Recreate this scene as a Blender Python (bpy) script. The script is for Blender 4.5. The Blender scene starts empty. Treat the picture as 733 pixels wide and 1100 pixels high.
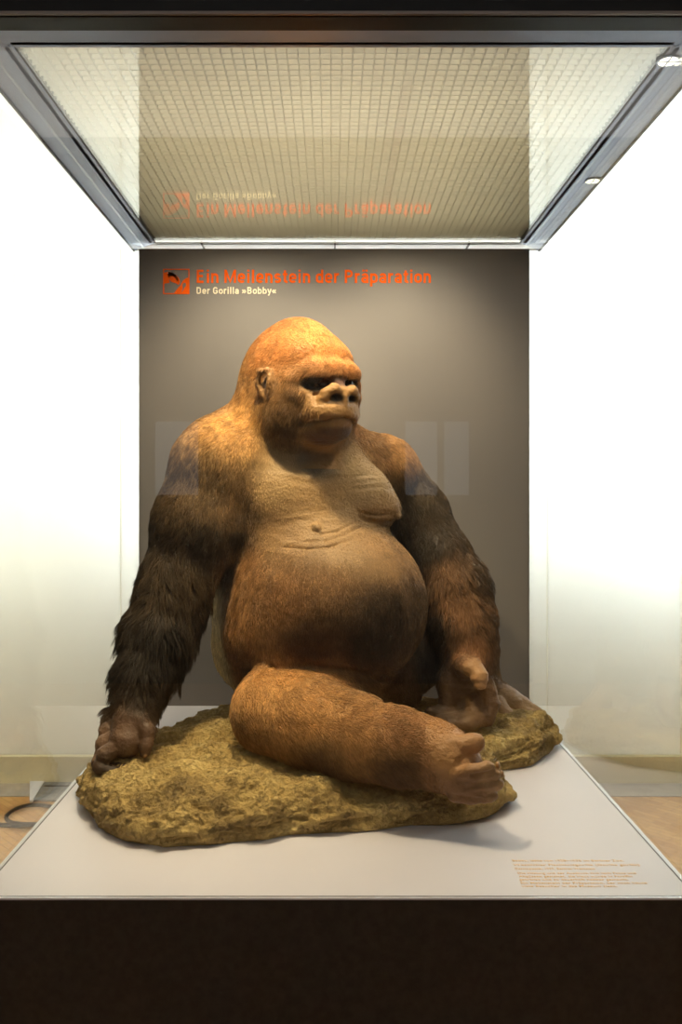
import bpy, math, random
import numpy as np
from mathutils import Vector, Matrix

FINE = True            # voxel size of the sculpted meshes
rng = np.random.default_rng(7)
random.seed(7)
SC = bpy.context.scene
COL = SC.collection

# ---------------------------------------------------------------- camera
F, CX, CY, CZ = 900.0, 357.0, 525.0, 1.60
cam_d = bpy.data.cameras.new('camera')
cam = bpy.data.objects.new('camera', cam_d)
COL.objects.link(cam)
cam.location = (0, 0, CZ)
cam.rotation_euler = (math.pi / 2, 0, 0)
cam_d.sensor_fit = 'VERTICAL'
cam_d.sensor_height = 24.0
cam_d.lens = 24.0 * F / 1100.0
cam_d.shift_x = (366.5 - CX) / 1100.0
cam_d.shift_y = -(550.0 - CY) / 1100.0
cam_d.clip_start = 0.05
SC.camera = cam

def P(px, py, Y):
    """world point that stands at depth Y and shows at photo pixel (px, py)"""
    return np.array([(px - CX) / F * Y, Y, CZ + (CY - py) / F * Y])

# ---------------------------------------------------------------- world, exposure
w = bpy.data.worlds.new('room_air'); SC.world = w; w.use_nodes = True
w.node_tree.nodes['Background'].inputs[0].default_value = (0.80, 0.86, 1.0, 1)
w.node_tree.nodes['Background'].inputs[1].default_value = 0.02
SC.view_settings.view_transform = 'Standard'
SC.view_settings.look = 'None'
SC.view_settings.gamma = 1.0
SC.view_settings.exposure = 0.0
SC.view_settings.use_curve_mapping = False
SC.cycles.max_bounces = 10
SC.cycles.transparent_max_bounces = 24
SC.cycles.sample_clamp_indirect = 6.0
SC.cycles.caustics_reflective = False
SC.cycles.caustics_refractive = False
SC.cycles.use_adaptive_sampling = False
SC.cycles.use_denoising = True
SC.cycles.denoiser = 'OPENIMAGEDENOISE'
SC.cycles.denoising_prefilter = 'ACCURATE'

# ---------------------------------------------------------------- lights
def area(name, loc, target, sx, sy, power, color):
    l = bpy.data.lights.new(name, 'AREA'); l.shape = 'RECTANGLE'
    l.size, l.size_y, l.energy, l.color = sx, sy, power, color
    o = bpy.data.objects.new(name, l); COL.objects.link(o)
    o.location = loc
    o.rotation_euler = (Vector(target) - Vector(loc)).to_track_quat('-Z', 'Y').to_euler()
    return o

def spot(name, loc, target, power, color, cone, blend=0.6, soft=0.03):
    l = bpy.data.lights.new(name, 'SPOT'); l.energy, l.color = power, color
    l.spot_size, l.spot_blend, l.shadow_soft_size = math.radians(cone), blend, soft
    o = bpy.data.objects.new(name, l); COL.objects.link(o)
    o.location = loc
    o.rotation_euler = (Vector(target) - Vector(loc)).to_track_quat('-Z', 'Y').to_euler()
    return o

WARM = (1.0, 0.78, 0.46)
COOL = (0.94, 0.97, 1.0)
# daylight behind the frosted wall of windows
area('daylight_centre', (0.0, 5.05, 2.75), (0.0, 4.0, 2.75), 2.5, 3.1, 260, COOL)
area('daylight_left', (-2.75, 5.05, 2.65), (-2.75, 4.0, 2.65), 2.6, 3.1, 84, (1.0, 1.0, 0.93))
area('daylight_right', (2.75, 5.05, 2.75), (2.75, 4.0, 2.75), 2.6, 3.2, 230, (0.86, 0.93, 1.0))
# the lamps of the showcase
spot('key_spot', (-0.20, 1.98, 2.48), (-0.04, 2.25, 1.25), 66, WARM, 92, 0.8, 0.04)
spot('side_spot', (0.50, 1.85, 2.48), (0.10, 2.35, 1.2), 16, WARM, 80, 0.8, 0.05)
for s_ in (-0.30, 0.22): spot('panel_spot', (s_, 2.34, 2.485), (s_, 3.09, 1.94), 44, (1.0, 0.80, 0.53), 76, 0.9, 0.05)
area('case_fill', (0.0, 2.35, 2.49), (0.0, 2.35, 0.8), 1.1, 1.1, 8, (1.0, 0.92, 0.82))  # unseen soft fill added under the grid, not a fixture
spot('rock_spot', (-0.45, 1.74, 2.48), (-0.36, 2.02, 0.85), 26, (1.0, 0.80, 0.48), 42, 0.9, 0.04)
area('plenum_lamp', (0.0, 2.38, 2.70), (0.0, 2.38, 2.0), 1.25, 1.25, 18, (1.0, 0.86, 0.62))
# lamps of the hall, then unseen fill spots added to warm the lower wall
area('hall_lamps', (0.0, -1.2, 3.9), (0.0, -1.2, 0.0), 4.0, 2.0, 30, (1.0, 0.95, 0.88))
for s_, e_ in ((-1, 640), (1, 340)):
    spot('wall_fill', (s_*2.3, 2.3, 4.25), (s_*1.75, 4.3, 0.1), e_, (1.0, 0.86, 0.62), 62, 0.9, 0.15)

# ---------------------------------------------------------------- materials
def lin(c):
    c = [x / 255.0 for x in c]
    return tuple(x / 12.92 if x <= 0.04045 else ((x + 0.055) / 1.055) ** 2.4 for x in c)

class NT:
    def __init__(s, name):
        s.m = bpy.data.materials.new(name); s.m.use_nodes = True
        s.t = s.m.node_tree; s.t.nodes.clear()
        s.out = s.n('ShaderNodeOutputMaterial')
    def n(s, kind, **kw):
        nd = s.t.nodes.new(kind)
        for k, v in kw.items():
            if k.startswith('_'): setattr(nd, k[1:], v)
            else: nd.inputs[k.replace('__', ' ')].default_value = v
        return nd
    def l(s, a, b): s.t.links.new(a, b)

def simple(name, color, rough=0.6, metal=0.0, spec=0.5, noise=0.0, scale=20.0, bump=0.0, bscale=120.0):
    t = NT(name)
    b = t.n('ShaderNodeBsdfPrincipled')
    b.inputs['Base Color'].default_value = (*lin(color), 1)
    b.inputs['Roughness'].default_value = rough
    b.inputs['Metallic'].default_value = metal
    b.inputs['Specular IOR Level'].default_value = spec
    tc = t.n('ShaderNodeTexCoord')
    if noise:
        nz = t.n('ShaderNodeTexNoise'); nz.inputs['Scale'].default_value = scale; nz.inputs['Detail'].default_value = 6
        t.l(tc.outputs['Object'], nz.inputs['Vector'])
        r = t.n('ShaderNodeValToRGB')
        c = lin(color)
        r.color_ramp.elements[0].position = 0.3; r.color_ramp.elements[1].position = 0.7
        r.color_ramp.elements[0].color = (*[x * (1 - noise) for x in c], 1)
        r.color_ramp.elements[1].color = (*[min(1, x * (1 + noise)) for x in c], 1)
        t.l(nz.outputs['Fac'], r.inputs[0]); t.l(r.outputs[0], b.inputs['Base Color'])
    if bump:
        nz2 = t.n('ShaderNodeTexNoise'); nz2.inputs['Scale'].default_value = bscale; nz2.inputs['Detail'].default_value = 4
        t.l(tc.outputs['Object'], nz2.inputs['Vector'])
        bp = t.n('ShaderNodeBump'); bp.inputs['Strength'].default_value = bump; bp.inputs['Distance'].default_value = 0.002
        t.l(nz2.outputs['Fac'], bp.inputs['Height']); t.l(bp.outputs[0], b.inputs['Normal'])
    t.l(b.outputs[0], t.out.inputs[0])
    return t.m

def glass_mat(name, tint=(0.97, 0.99, 0.98), refl=0.04, rough=0.0):
    t = NT(name)
    tr = t.n('ShaderNodeBsdfTransparent'); tr.inputs[0].default_value = (*tint, 1)
    gl = t.n('ShaderNodeBsdfGlossy'); gl.inputs['Roughness'].default_value = rough
    gl.inputs['Color'].default_value = (1, 1, 1, 1)
    lw = t.n('ShaderNodeLayerWeight'); lw.inputs[0].default_value = 0.5
    pw = t.n('ShaderNodeMath', _operation='POWER'); pw.inputs[1].default_value = 5.0
    ml = t.n('ShaderNodeMath', _operation='MULTIPLY_ADD'); ml.inputs[1].default_value = 1 - refl; ml.inputs[2].default_value = refl
    mx = t.n('ShaderNodeMixShader')
    t.l(lw.outputs['Facing'], pw.inputs[0]); t.l(pw.outputs[0], ml.inputs[0]); t.l(ml.outputs[0], mx.inputs[0])
    t.l(tr.outputs[0], mx.inputs[1]); t.l(gl.outputs[0], mx.inputs[2]); t.l(mx.outputs[0], t.out.inputs[0])
    return t.m

def frosted(name, color, diffuse=0.35):
    t = NT(name)
    tr = t.n('ShaderNodeBsdfTranslucent'); tr.inputs[0].default_value = (*color, 1)
    df = t.n('ShaderNodeBsdfDiffuse'); df.inputs[0].default_value = (*color, 1)
    mx = t.n('ShaderNodeMixShader'); mx.inputs[0].default_value = diffuse
    t.l(tr.outputs[0], mx.inputs[1]); t.l(df.outputs[0], mx.inputs[2]); t.l(mx.outputs[0], t.out.inputs[0])
    return t.m

def parquet():
    t = NT('oak_parquet')
    b = t.n('ShaderNodeBsdfPrincipled'); b.inputs['Roughness'].default_value = 0.45
    tc = t.n('ShaderNodeTexCoord')
    mp = t.n('ShaderNodeMapping'); mp.inputs['Rotation'].default_value = (0, 0, math.radians(45))
    br = t.n('ShaderNodeTexBrick'); br.inputs['Scale'].default_value = 1.0
    br.inputs['Brick Width'].default_value = 0.14; br.inputs['Row Height'].default_value = 0.035
    br.inputs['Mortar Size'].default_value = 0.0012
    br.inputs['Color1'].default_value = (*lin((206, 158, 98)), 1)
    br.inputs['Color2'].default_value = (*lin((180, 128, 72)), 1)
    br.inputs['Mortar'].default_value = (*lin((110, 72, 38)), 1)
    t.l(tc.outputs['Object'], mp.inputs[0]); t.l(mp.outputs[0], br.inputs['Vector'])
    nz = t.n('ShaderNodeTexNoise'); nz.inputs['Scale'].default_value = 30
    t.l(tc.outputs['Object'], nz.inputs['Vector'])
    mx = t.n('ShaderNodeMixRGB', _blend_type='MULTIPLY'); mx.inputs[0].default_value = 0.35
    t.l(br.outputs['Color'], mx.inputs[1]); t.l(nz.outputs['Fac'], mx.inputs[2])
    t.l(mx.outputs[0], b.inputs['Base Color']); t.l(b.outputs[0], t.out.inputs[0])
    return t.m

M = dict(
    panel=simple('grey_printed_panel', (122, 116, 112), 0.55, bump=0.05, bscale=400),
    deck=simple('pale_grey_lacquer', (207, 203, 212), 0.45, noise=0.03, scale=3),
    black=simple('black_lacquer', (50, 47, 43), 0.5, noise=0.25, scale=60, bump=0.1, bscale=300),
    fascia=simple('black_metal', (5, 5, 9), 0.5, spec=0.2),
    lip=simple('dull_bronze_edge', (96, 88, 84), 0.4, metal=0.6),
    alu=simple('satin_aluminium', (142, 154, 184), 0.42, metal=0.4),
    dark=simple('dark_joint', (22, 22, 26), 0.5),
    grid=frosted('pale_grid_plastic', (0.90, 0.88, 0.82), 0.25),
    plen=simple('cream_plenum', (128, 102, 56), 0.7, noise=0.3, scale=4),
    rail=simple('white_back_rail', (238, 240, 244), 0.5),
    orange=simple('orange_lettering', (252, 98, 6), 0.8, spec=0.1),
    cream=simple('cream_lettering', (250, 236, 205), 0.5),
    gold=simple('pale_gold_lettering', (236, 190, 130), 0.4),
    glass=glass_mat('clear_pane'),
    cglass=glass_mat('ceiling_pane', refl=0.22),
    wall=simple('cream_plaster', (226, 218, 196), 0.8, noise=0.02, scale=2),
    hall=simple('hall_plaster', (120, 112, 100), 0.8),
    base=simple('cream_skirting', (220, 210, 180), 0.6),
    ceil=simple('hall_ceiling', (190, 186, 178), 0.8),
    frost=frosted('frosted_white_glazing', (0.89, 0.885, 0.87)),
    floor=parquet(),
    stone=simple('grey_stone_strip', (156, 150, 146), 0.6, noise=0.12, scale=15),
    cable=simple('black_rubber', (12, 12, 12), 0.7, spec=0.2),
    steel=simple('grey_steel', (128, 132, 140), 0.4, metal=0.3, noise=0.2, scale=40),
)

def emit(name, color, strength):
    t = NT(name); e = t.n('ShaderNodeEmission'); e.inputs[0].default_value = (*color, 1); e.inputs[1].default_value = strength
    t.l(e.outputs[0], t.out.inputs[0]); return t.m

# ---------------------------------------------------------------- mesh helpers
class MB:
    def __init__(s): s.v = []; s.f = []
    def box(s, x0, x1, y0, y1, z0, z1):
        b = len(s.v)
        s.v += [(x0,y0,z0),(x1,y0,z0),(x1,y1,z0),(x0,y1,z0),(x0,y0,z1),(x1,y0,z1),(x1,y1,z1),(x0,y1,z1)]
        s.f += [tuple(b+i for i in q) for q in ((0,3,2,1),(4,5,6,7),(0,1,5,4),(1,2,6,5),(2,3,7,6),(3,0,4,7))]
        return s
    def prism(s, pts, z0, z1):
        """extrude an x,y outline (counter-clockwise) between two heights"""
        b = len(s.v); n = len(pts)
        s.v += [(x, y, z0) for x, y in pts] + [(x, y, z1) for x, y in pts]
        s.f += [tuple(b+i for i in range(n-1, -1, -1)), tuple(b+n+i for i in range(n))]
        s.f += [(b+i, b+(i+1) % n, b+n+(i+1) % n, b+n+i) for i in range(n)]
        return s
    def prism_y(s, pts, y0, y1):
        """extrude an x,z outline between two depths"""
        b = len(s.v); n = len(pts)
        s.v += [(x, y0, z) for x, z in pts] + [(x, y1, z) for x, z in pts]
        s.f += [tuple(b+i for i in range(n)), tuple(b+n+i for i in range(n-1, -1, -1))]
        s.f += [(b+(i+1) % n, b+i, b+n+i, b+n+(i+1) % n) for i in range(n)]
        return s
    def disc(s, c, r, h, n=32, down=True):
        pts = [(c[0]+r*math.cos(2*math.pi*i/n), c[1]+r*math.sin(2*math.pi*i/n)) for i in range(n)]
        return s.prism(pts, c[2]-h, c[2])
    def ring(s, c, r0, r1, z0, z1, n=32):
        b = len(s.v)
        for r, z in ((r0,z0),(r1,z0),(r1,z1),(r0,z1)):
            s.v += [(c[0]+r*math.cos(2*math.pi*i/n), c[1]+r*math.sin(2*math.pi*i/n), z) for i in range(n)]
        for k in range(4):
            for i in range(n):
                j = (i+1) % n; kk = (k+1) % 4
                s.f.append((b+k*n+i, b+k*n+j, b+kk*n+j, b+kk*n+i))
        return s
    def tube(s, pts, r, n=10):
        pts = [Vector(p) for p in pts]; b = len(s.v)
        for i, p in enumerate(pts):
            d = (pts[min(i+1, len(pts)-1)] - pts[max(i-1, 0)]).normalized()
            u = d.cross(Vector((0,0,1)));  u = u.normalized() if u.length > 1e-4 else Vector((1,0,0))
            v = d.cross(u).normalized()
            s.v += [tuple(p + r*(math.cos(2*math.pi*k/n)*u + math.sin(2*math.pi*k/n)*v)) for k in range(n)]
        for i in range(len(pts)-1):
            for k in range(n):
                s.f.append((b+i*n+k, b+i*n+(k+1) % n, b+(i+1)*n+(k+1) % n, b+(i+1)*n+k))
        s.f += [tuple(b+k for k in range(n)), tuple(b+(len(pts)-1)*n+k for k in range(n-1, -1, -1))]
        return s
    def build(s, name, m, parent=None, bevel=0, smooth=False):
        me = bpy.data.meshes.new(name); me.from_pydata(s.v, [], s.f)
        o = bpy.data.objects.new(name, me); COL.objects.link(o)
        me.materials.append(m)
        import bmesh
        bm = bmesh.new(); bm.from_mesh(me); bmesh.ops.recalc_face_normals(bm, faces=bm.faces); bm.to_mesh(me); bm.free()
        if smooth: me.polygons.foreach_set('use_smooth', [True]*len(me.polygons))
        if bevel:
            md = o.modifiers.new('bevel', 'BEVEL'); md.width = bevel; md.segments = 2; md.limit_method = 'ANGLE'
        if parent: o.parent = parent; o.matrix_parent_inverse = Matrix.Translation(-parent_loc(parent))
        return o

def parent_loc(p):
    return Vector(ROOT_LOC.get(p.name, (0,0,0)))
ROOT_LOC = {}

def thing(name, label, cat, loc=(0,0,0), group=None):
    o = bpy.data.objects.new(name, None); COL.objects.link(o); o.location = loc
    o.empty_display_size = 0.1
    ROOT_LOC[o.name] = loc
    o['label'] = label; o['category'] = cat
    if group: o['group'] = group
    return o
def tag(o, label, cat, group=None):
    o['label'] = label; o['category'] = cat
    if group: o['group'] = group
    return o
def struct(o): o['kind'] = 'structure'; return o

# ================================================================ the room
RX, RY0, RYB, RZ = 4.2, -3.6, 4.57, 4.35
struct(MB().box(-RX, RX, RY0, 5.6, -0.08, 0.0).build('floor', M['floor']))
struct(MB().box(-RX, RX, RY0, 5.6, RZ, RZ+0.1).build('ceiling', M['ceil']))
struct(MB().box(-RX-0.1, -RX, RY0, 5.6, 0, RZ).build('wall_left', M['hall']))
struct(MB().box(RX, RX+0.1, RY0, 5.6, 0, RZ).build('wall_right', M['hall']))
struct(MB().box(-RX, RX, RY0-0.1, RY0, 0, RZ).build('wall_front', M['hall']))
# wall behind the case: low plaster parapet, frosted glazing above it, opaque wall of the shaft behind
struct(MB().box(-RX, RX, 5.6, 5.7, 0, RZ).build('wall_back', M['wall']))
seams = [-RX, -1.155, 1.175, 1.905, RX]
for i in range(4):
    g = 0.004
    struct(MB().box(seams[i]+g, seams[i+1]-g, RYB, RYB+0.012, 0.15, RZ).build('window_%d' % (i+1), M['frost']))
struct(MB().box(-RX, RX, RYB-0.03, RYB+0.03, 0.0, 0.15).build('baseboard_back', M['base'], bevel=0.004))
struct(MB().box(-RX, RX, RYB-0.22, RYB-0.03, -0.002, 0.004).build('trim_1', M['stone']))

# a window of the hall behind the visitor (seen faintly in the front pane)
for i, (x0, x1) in enumerate([(-2.05, -1.75), (-1.45, -1.1), (0.60, 0.86), (0.92, 1.12)]):
    wz = MB().box(x0, x1, RY0+0.001, RY0+0.02, 1.55, 2.15).build('window_%d' % (i+5), emit('daylit_glazing_%d' % i, (0.85, 0.92, 1.0), 0.45))
    struct(wz)

# ================================================================ display case
XL, XR, YF, YB = -0.708, 0.724, 1.636, 3.10
ZD, ZT = 0.80, 2.50
case = thing('display_case', 'tall museum display case with black plinth, grey back panel and glass sides', 'display case', (0.008, 2.37, 0))
MB().box(XL, XR, YF+0.004, YB+0.06, 0.0, ZD-0.004).build('plinth', M['black'], case, bevel=0.002)
deck = MB().box(XL, XR, YF, YB+0.06, ZD-0.004, ZD).build('deck', M['deck'], case, bevel=0.001)
# narrow shadow joints where the panes stand in the deck
MB().box(XL+0.010, XL+0.0125, YF+0.01, YB, ZD-0.0005, ZD+0.0006).build('joint', M['dark'], deck)
MB().box(XR-0.0125, XR-0.010, YF+0.01, YB, ZD-0.0005, ZD+0.0006).build('joint', M['dark'], deck)
MB().box(XL+0.01, XR-0.01, YF+0.0085, YF+0.0095, ZD-0.0005, ZD+0.0006).build('joint', M['dark'], deck)
# panes
for nm, a in (('left_pane', (XL+0.002, XL+0.009, YF+0.003, YB+0.05, ZD+0.001, ZT-0.001)),
              ('right_pane', (XR-0.009, XR-0.002, YF+0.003, YB+0.05, ZD+0.001, ZT-0.001)),
              ('front_pane', (XL+0.010, XR-0.010, YF+0.001, YF+0.008, ZD+0.001, ZT-0.001))):
    MB().box(*a).build('glass_pane', M['glass'], case)
# back panel
panel = MB().box(-0.712, 0.727, 3.085, 3.105, ZD+0.0005, 2.484).build('back_panel', M['panel'], case, bevel=0.001)
# top frame: mitred rails
FO = (-0.746, 0.780, 1.636, 3.17); FI = (-0.650, 0.691, 1.709, 3.07)
zt0, zt1 = ZT, ZT+0.10
def rail(pts, name='frame_rail', m='alu', z0=zt0, z1=zt1): return MB().prism(pts, z0, z1).build(name, M[m], case, bevel=0.0008)
x0,x1,y0,y1 = FO; a0,a1,b0,b1 = FI
rail([(x0,y0),(x1,y0),(a1,b0),(a0,b0)])
rail([(x0,y0),(a0,b0),(a0,b1),(x0,y1)])
rrail = rail([(x1,y0),(x1,y1),(a1,b1),(a1,b0)])
rail([(x0,y1),(a0,b1),(a1,b1),(x1,y1)], m='rail')
# joints across the back rail
for px in (218, 360, 503):
    x = (px-CX)/F*3.1
    MB().box(x-0.003, x+0.003, 3.072, 3.16, ZT-0.004, ZT+0.001).build('rail_joint', M['dark'], case)
# dark lips along the rails
MB().box(x0-0.006, x0, y0, y1, ZT-0.004, zt1).build('edge_lip', M['dark'], case)
MB().box(x1, x1+0.006, y0, y1, ZT-0.004, zt1).build('edge_lip', M['dark'], case)
MB().box(a0-0.001, a0+0.004, b0, b1, ZT+0.001, ZT+0.05).build('grid_trim', M['dark'], case)
MB().box(a1-0.004, a1+0.001, b0, b1, ZT+0.001, ZT+0.05).build('grid_trim', M['dark'], case)
# black fascia above the front pane
MB().box(-1.2, 1.2, 1.585, 1.635, 2.493, 2.75).build('fascia', M['fascia'], case, bevel=0.002)
MB().box(-1.2, 1.2, 1.578, 1.5845, 2.4945, 2.500).build('fascia_trim', M['lip'], case)
# lighting grid and its pane
MB().box(a0+0.004, a1-0.004, b0+0.001, b1-0.001, ZT+0.002, ZT+0.006).build('ceiling_pane', M['cglass'], case)
g = MB(); px_ = 0.0235
n = int((a1-a0)/px_)
for i in range(1, n+1):
    x = a0 + i*(a1-a0)/(n+1); g.box(x-0.0011, x+0.0011, b0, b1, ZT+0.012, ZT+0.030)
n = int((b1-b0)/px_)
for i in range(1, n+1):
    y = b0 + i*(b1-b0)/(n+1); g.box(a0, a1, y-0.0011, y+0.0011, ZT+0.012, ZT+0.030)
g.build('louvre_grid', M['grid'], case)
MB().box(a0-0.02, a1+0.02, b0-0.02, b1+0.02, 2.72, 2.74).build('plenum_top', M['plen'], case)
# lit tube behind the grid
for (ax, aw) in ((-0.30, 0.03), (0.16, 0.004)):
    pass
for k, yy in enumerate((1.80, 2.02, 2.5, 2.98)):
    MB().box(a0+0.02, a1-0.02, yy-0.012, yy+0.012, 2.66, 2.685).build('fluorescent_tube', emit('tube_glow_%d' % k, (1.0, 0.84, 0.55), (3.0, 1.8, 0.6, 2.6)[k]), case)
MB().box(0.163, 0.166, 1.9, 2.75, 2.53, 2.535).build('red_cord', simple('red_cord', (200, 70, 30), 0.6), case)
MB().box(a0-0.02, a0-0.01, b0, b1, 2.5, 2.74).build('plenum_side', M['plen'], case)
MB().box(a1+0.01, a1+0.02, b0, b1, 2.5, 2.74).build('plenum_side', M['plen'], case)
MB().box(a0, a1, b1+0.01, b1+0.02, 2.5, 2.74).build('plenum_side', M['plen'], case)
MB().box(a0, a1, b0-0.02, b0-0.01, 2.5, 2.74).build('plenum_side', M['plen'], case)
# two lamp reflections on the right rail, modelled as glowing discs
glow = emit('lamp_reflection_glow', (1.0, 0.88, 0.66), 4.0)
for px, py, r in ((718, 65, 0.020), (637, 194, 0.020)):
    Y = 0.9*900/(CY-py); x = (px-CX)/F*Y
    d = MB().ring((x, Y), r, r+0.004, ZT-0.003, ZT+0.001).build('lamp_reflection', M['alu'], case)
    MB().disc((x, Y, ZT-0.0005), r, 0.0012).build('lens', glow, d)  # glowing disc for the reflected lamp
    c = MB().box(x-r, x+r, Y-0.0015, Y+0.0015, ZT-0.0030, ZT-0.0012); c.box(x-0.0015, x+0.0015, Y-r, Y+r, ZT-0.0030, ZT-0.0012)
    c.build('reflected_baffle', M['alu'], d)

# ---------------------------------------------------------------- writing
def text_mesh(name, body, m, parent, x0, x1, cap, bold=0.0, rot=(math.pi/2,0,0), origin=(0,0,0), depth=0.0006, spacing=1.0):
    cu = bpy.data.curves.new(name, 'FONT'); cu.body = body; cu.size = 1.0
    cu.offset = bold; cu.extrude = 0.0; cu.space_character = spacing; cu.resolution_u = 3
    to = bpy.data.objects.new(name + '_tmp', cu); COL.objects.link(to)
    bpy.context.view_layer.update()
    me = bpy.data.meshes.new_from_object(to.evaluated_get(bpy.context.evaluated_depsgraph_get()))
    bpy.data.objects.remove(to)
    xs = [v.co.x for v in me.vertices]; capu = 0.729   # capital height of the built-in font at size 1
    sx = (x1-x0)/(max(xs)-min(xs)); sy = cap/capu; mn = min(xs)
    for v in me.vertices: v.co = Vector(((v.co.x-mn)*sx, v.co.y*sy, 0.0))
    me.name = name
    o = bpy.data.objects.new(name, me); COL.objects.link(o); me.materials.append(m)
    md = o.modifiers.new('thickness', 'SOLIDIFY'); md.thickness = depth; md.offset = 1
    o.rotation_euler = rot; o.location = origin
    o.parent = parent; o.matrix_parent_inverse = Matrix.Translation(-parent_loc(parent))
    return o
ZP = 3.0845
def pz(py): return CZ + (CY-py)/F*ZP
def pxx(px): return (px-CX)/F*ZP
# condensed grotesque letters drawn as strokes: (advance, strokes); cap height 1, x height 0.74
def arc(cx, cz, rx, rz, a0, a1, n=10): return [(cx+rx*math.cos(math.radians(a0+(a1-a0)*k/n)), cz+rz*math.sin(math.radians(a0+(a1-a0)*k/n))) for k in range(n+1)]
W_ = 0.17; hx = 0.655; r_ = 0.17
def bowl(x, up=True): return arc(x+r_, .085+r_, r_, r_, 180, 360)
O_ = arc(.255, .47, .17, .17, 0, 180) + arc(.255, .255, .17, .17, 180, 360) + [(.425, .47)]
GL = {
 'E': (.56, [[(.45,.915),(.1,.915),(.1,.085),(.46,.085)], [(.1,.52),(.42,.52)]]),
 'M': (.80, [[(.1,0),(.1,1)], [(.70,0),(.70,1)], [(.12,.93),(.40,.10),(.68,.93)]]),
 'P': (.58, [[(.1,0),(.1,.915),(.28,.915)]+arc(.28,.70,.19,.215,90,-90)+[(.1,.485)]]),
 'D': (.62, [[(.1,.085),(.1,.915),(.26,.915)]+arc(.26,.70,.22,.215,90,0)+arc(.26,.30,.22,.215,0,-90)+[(.1,.085)]]),
 'G': (.64, [arc(.31,.70,.20,.215,10,180)+arc(.31,.30,.20,.215,180,360)+[(.51,.46),(.33,.46)]]),
 'B': (.60, [[(.1,.085),(.1,.915),(.28,.915)]+arc(.28,.72,.18,.195,90,-90)+[(.1,.525)], [(.28,.525)]+arc(.28,.305,.20,.22,90,-90)+[(.1,.085)]]),
 'i': (.24, [[(.12,0),(.12,.74)], [(.12,.85),(.12,1.0)]]),
 'l': (.24, [[(.12,0),(.12,1.0)]]),
 'n': (.52, [[(.1,0),(.1,.74)], [(.1,.48)]+arc(.26,.48,.16,.17,170,0)+[(.42,0)]]),
 'r': (.36, [[(.1,0),(.1,.74)], [(.1,.46)]+arc(.30,.46,.2,.2,180,90)+[(.34,.66)]]),
 'e': (.51, [[(.1,.365),(.41,.365),(.42,.47)]+arc(.255,.47,.165,.185,0,180)+arc(.255,.255,.165,.17,180,330)]),
 's': (.48, [arc(.24,.51,.14,.145,20,230)+[(.24,.38)]+arc(.24,.225,.15,.14,60,-160)]),
 't': (.34, [[(.16,.95),(.16,.20)]+arc(.27,.20,.11,.115,180,270)+[(.33,.085)], [(.02,.66),(.32,.66)]]),
 'o': (.51, [O_]),
 'd': (.52, [O_, [(.42,0),(.42,1)]]),
 'b': (.52, [O_, [(.09,0),(.09,1)]]),
 'p': (.52, [O_, [(.09,-.26),(.09,.72)]]),
 'a': (.50, [arc(.245,.50,.15,.155,165,0)+[(.395,0)], [(.395,.40),(.24,.385)]+arc(.22,.235,.13,.15,90,270)+[(.30,.085),(.395,.2)]]),
 'y': (.48, [[(.05,.74),(.24,.08)], [(.43,.74),(.24,.05),(.17,-.16),(.06,-.17)]]),
 '»': (.56, [[(.07,.62),(.22,.37),(.07,.12)], [(.29,.62),(.44,.37),(.29,.12)]]),
 '«': (.56, [[(.22,.62),(.07,.37),(.22,.12)], [(.44,.62),(.29,.37),(.44,.12)]]),
}
GL['ä'] = (GL['a'][0], GL['a'][1] + [[(.15,.86),(.15,1.0)], [(.35,.86),(.35,1.0)]])
def lettering(name, body, m, x0, x1, zb, cap, gap=.06, space=.26):
    adv = 0; items = []
    words = body.split(' ')
    for wd in words:
        it = []
        for ch in wd:
            it.append((ch, adv)); adv += GL[ch][0] + gap
        items.append(it); adv += space
    adv -= space + gap
    sx = (x1-x0)/adv
    for it in items:
        mb = MB(); k = 0
        for ch, ax in it:
            for st in GL[ch][1]:
                pts = [Vector((x0+(ax+p[0])*sx, zb+p[1]*cap)) for p in st]
                pts = [p for q, p in enumerate(pts) if q == 0 or (p-pts[q-1]).length > 1e-5]
                ww = W_*cap*0.5
                L_, R_ = [], []
                for q in range(len(pts)):
                    d0 = (pts[q]-pts[q-1]).normalized() if q else None
                    d1 = (pts[q+1]-pts[q]).normalized() if q < len(pts)-1 else None
                    if d0 is not None and d0.length < .5: d0 = d1
                    if d1 is not None and d1.length < .5: d1 = d0
                    n0 = Vector((-d0.y, d0.x)) if d0 is not None else None
                    n1 = Vector((-d1.y, d1.x)) if d1 is not None else None
                    nn_ = n0 if n1 is None else n1 if n0 is None else (n0+n1).normalized()
                    sc = 1.0 if (n0 is None or n1 is None) else min(1.5, 1/max(.3, nn_.dot(n0)))
                    L_.append(pts[q]+nn_*ww*sc); R_.append(pts[q]-nn_*ww*sc)
                bb = len(mb.v); nq = len(pts); yy = ZP-0.0016-0.00002*(k % 7); k += 1
                mb.v += [(p.x, yy, p.y) for p in L_] + [(p.x, yy, p.y) for p in R_] + [(p.x, ZP, p.y) for p in L_] + [(p.x, ZP, p.y) for p in R_]
                for q in range(nq-1):
                    mb.f.append((bb+q, bb+q+1, bb+nq+q+1, bb+nq+q))
                    mb.f.append((bb+q, bb+2*nq+q, bb+2*nq+q+1, bb+q+1))
                    mb.f.append((bb+nq+q, bb+nq+q+1, bb+3*nq+q+1, bb+3*nq+q))
                for q in (0, nq-1): mb.f.append((bb+q, bb+nq+q, bb+3*nq+q, bb+2*nq+q))
        mb.build(name, m, panel)
lettering('headline_word', 'Ein Meilenstein der Präparation', M['orange'], pxx(211), pxx(463.5), pz(304), 14.2/F*ZP)
lettering('subtitle_word', 'Der Gorilla »Bobby«', M['cream'], pxx(211), pxx(297.5), pz(315.8), 7.4/F*ZP)
def lg(u, v): return (pxx(170+u/5.64), pz(280+v/5.64))
lo = MB()
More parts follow.
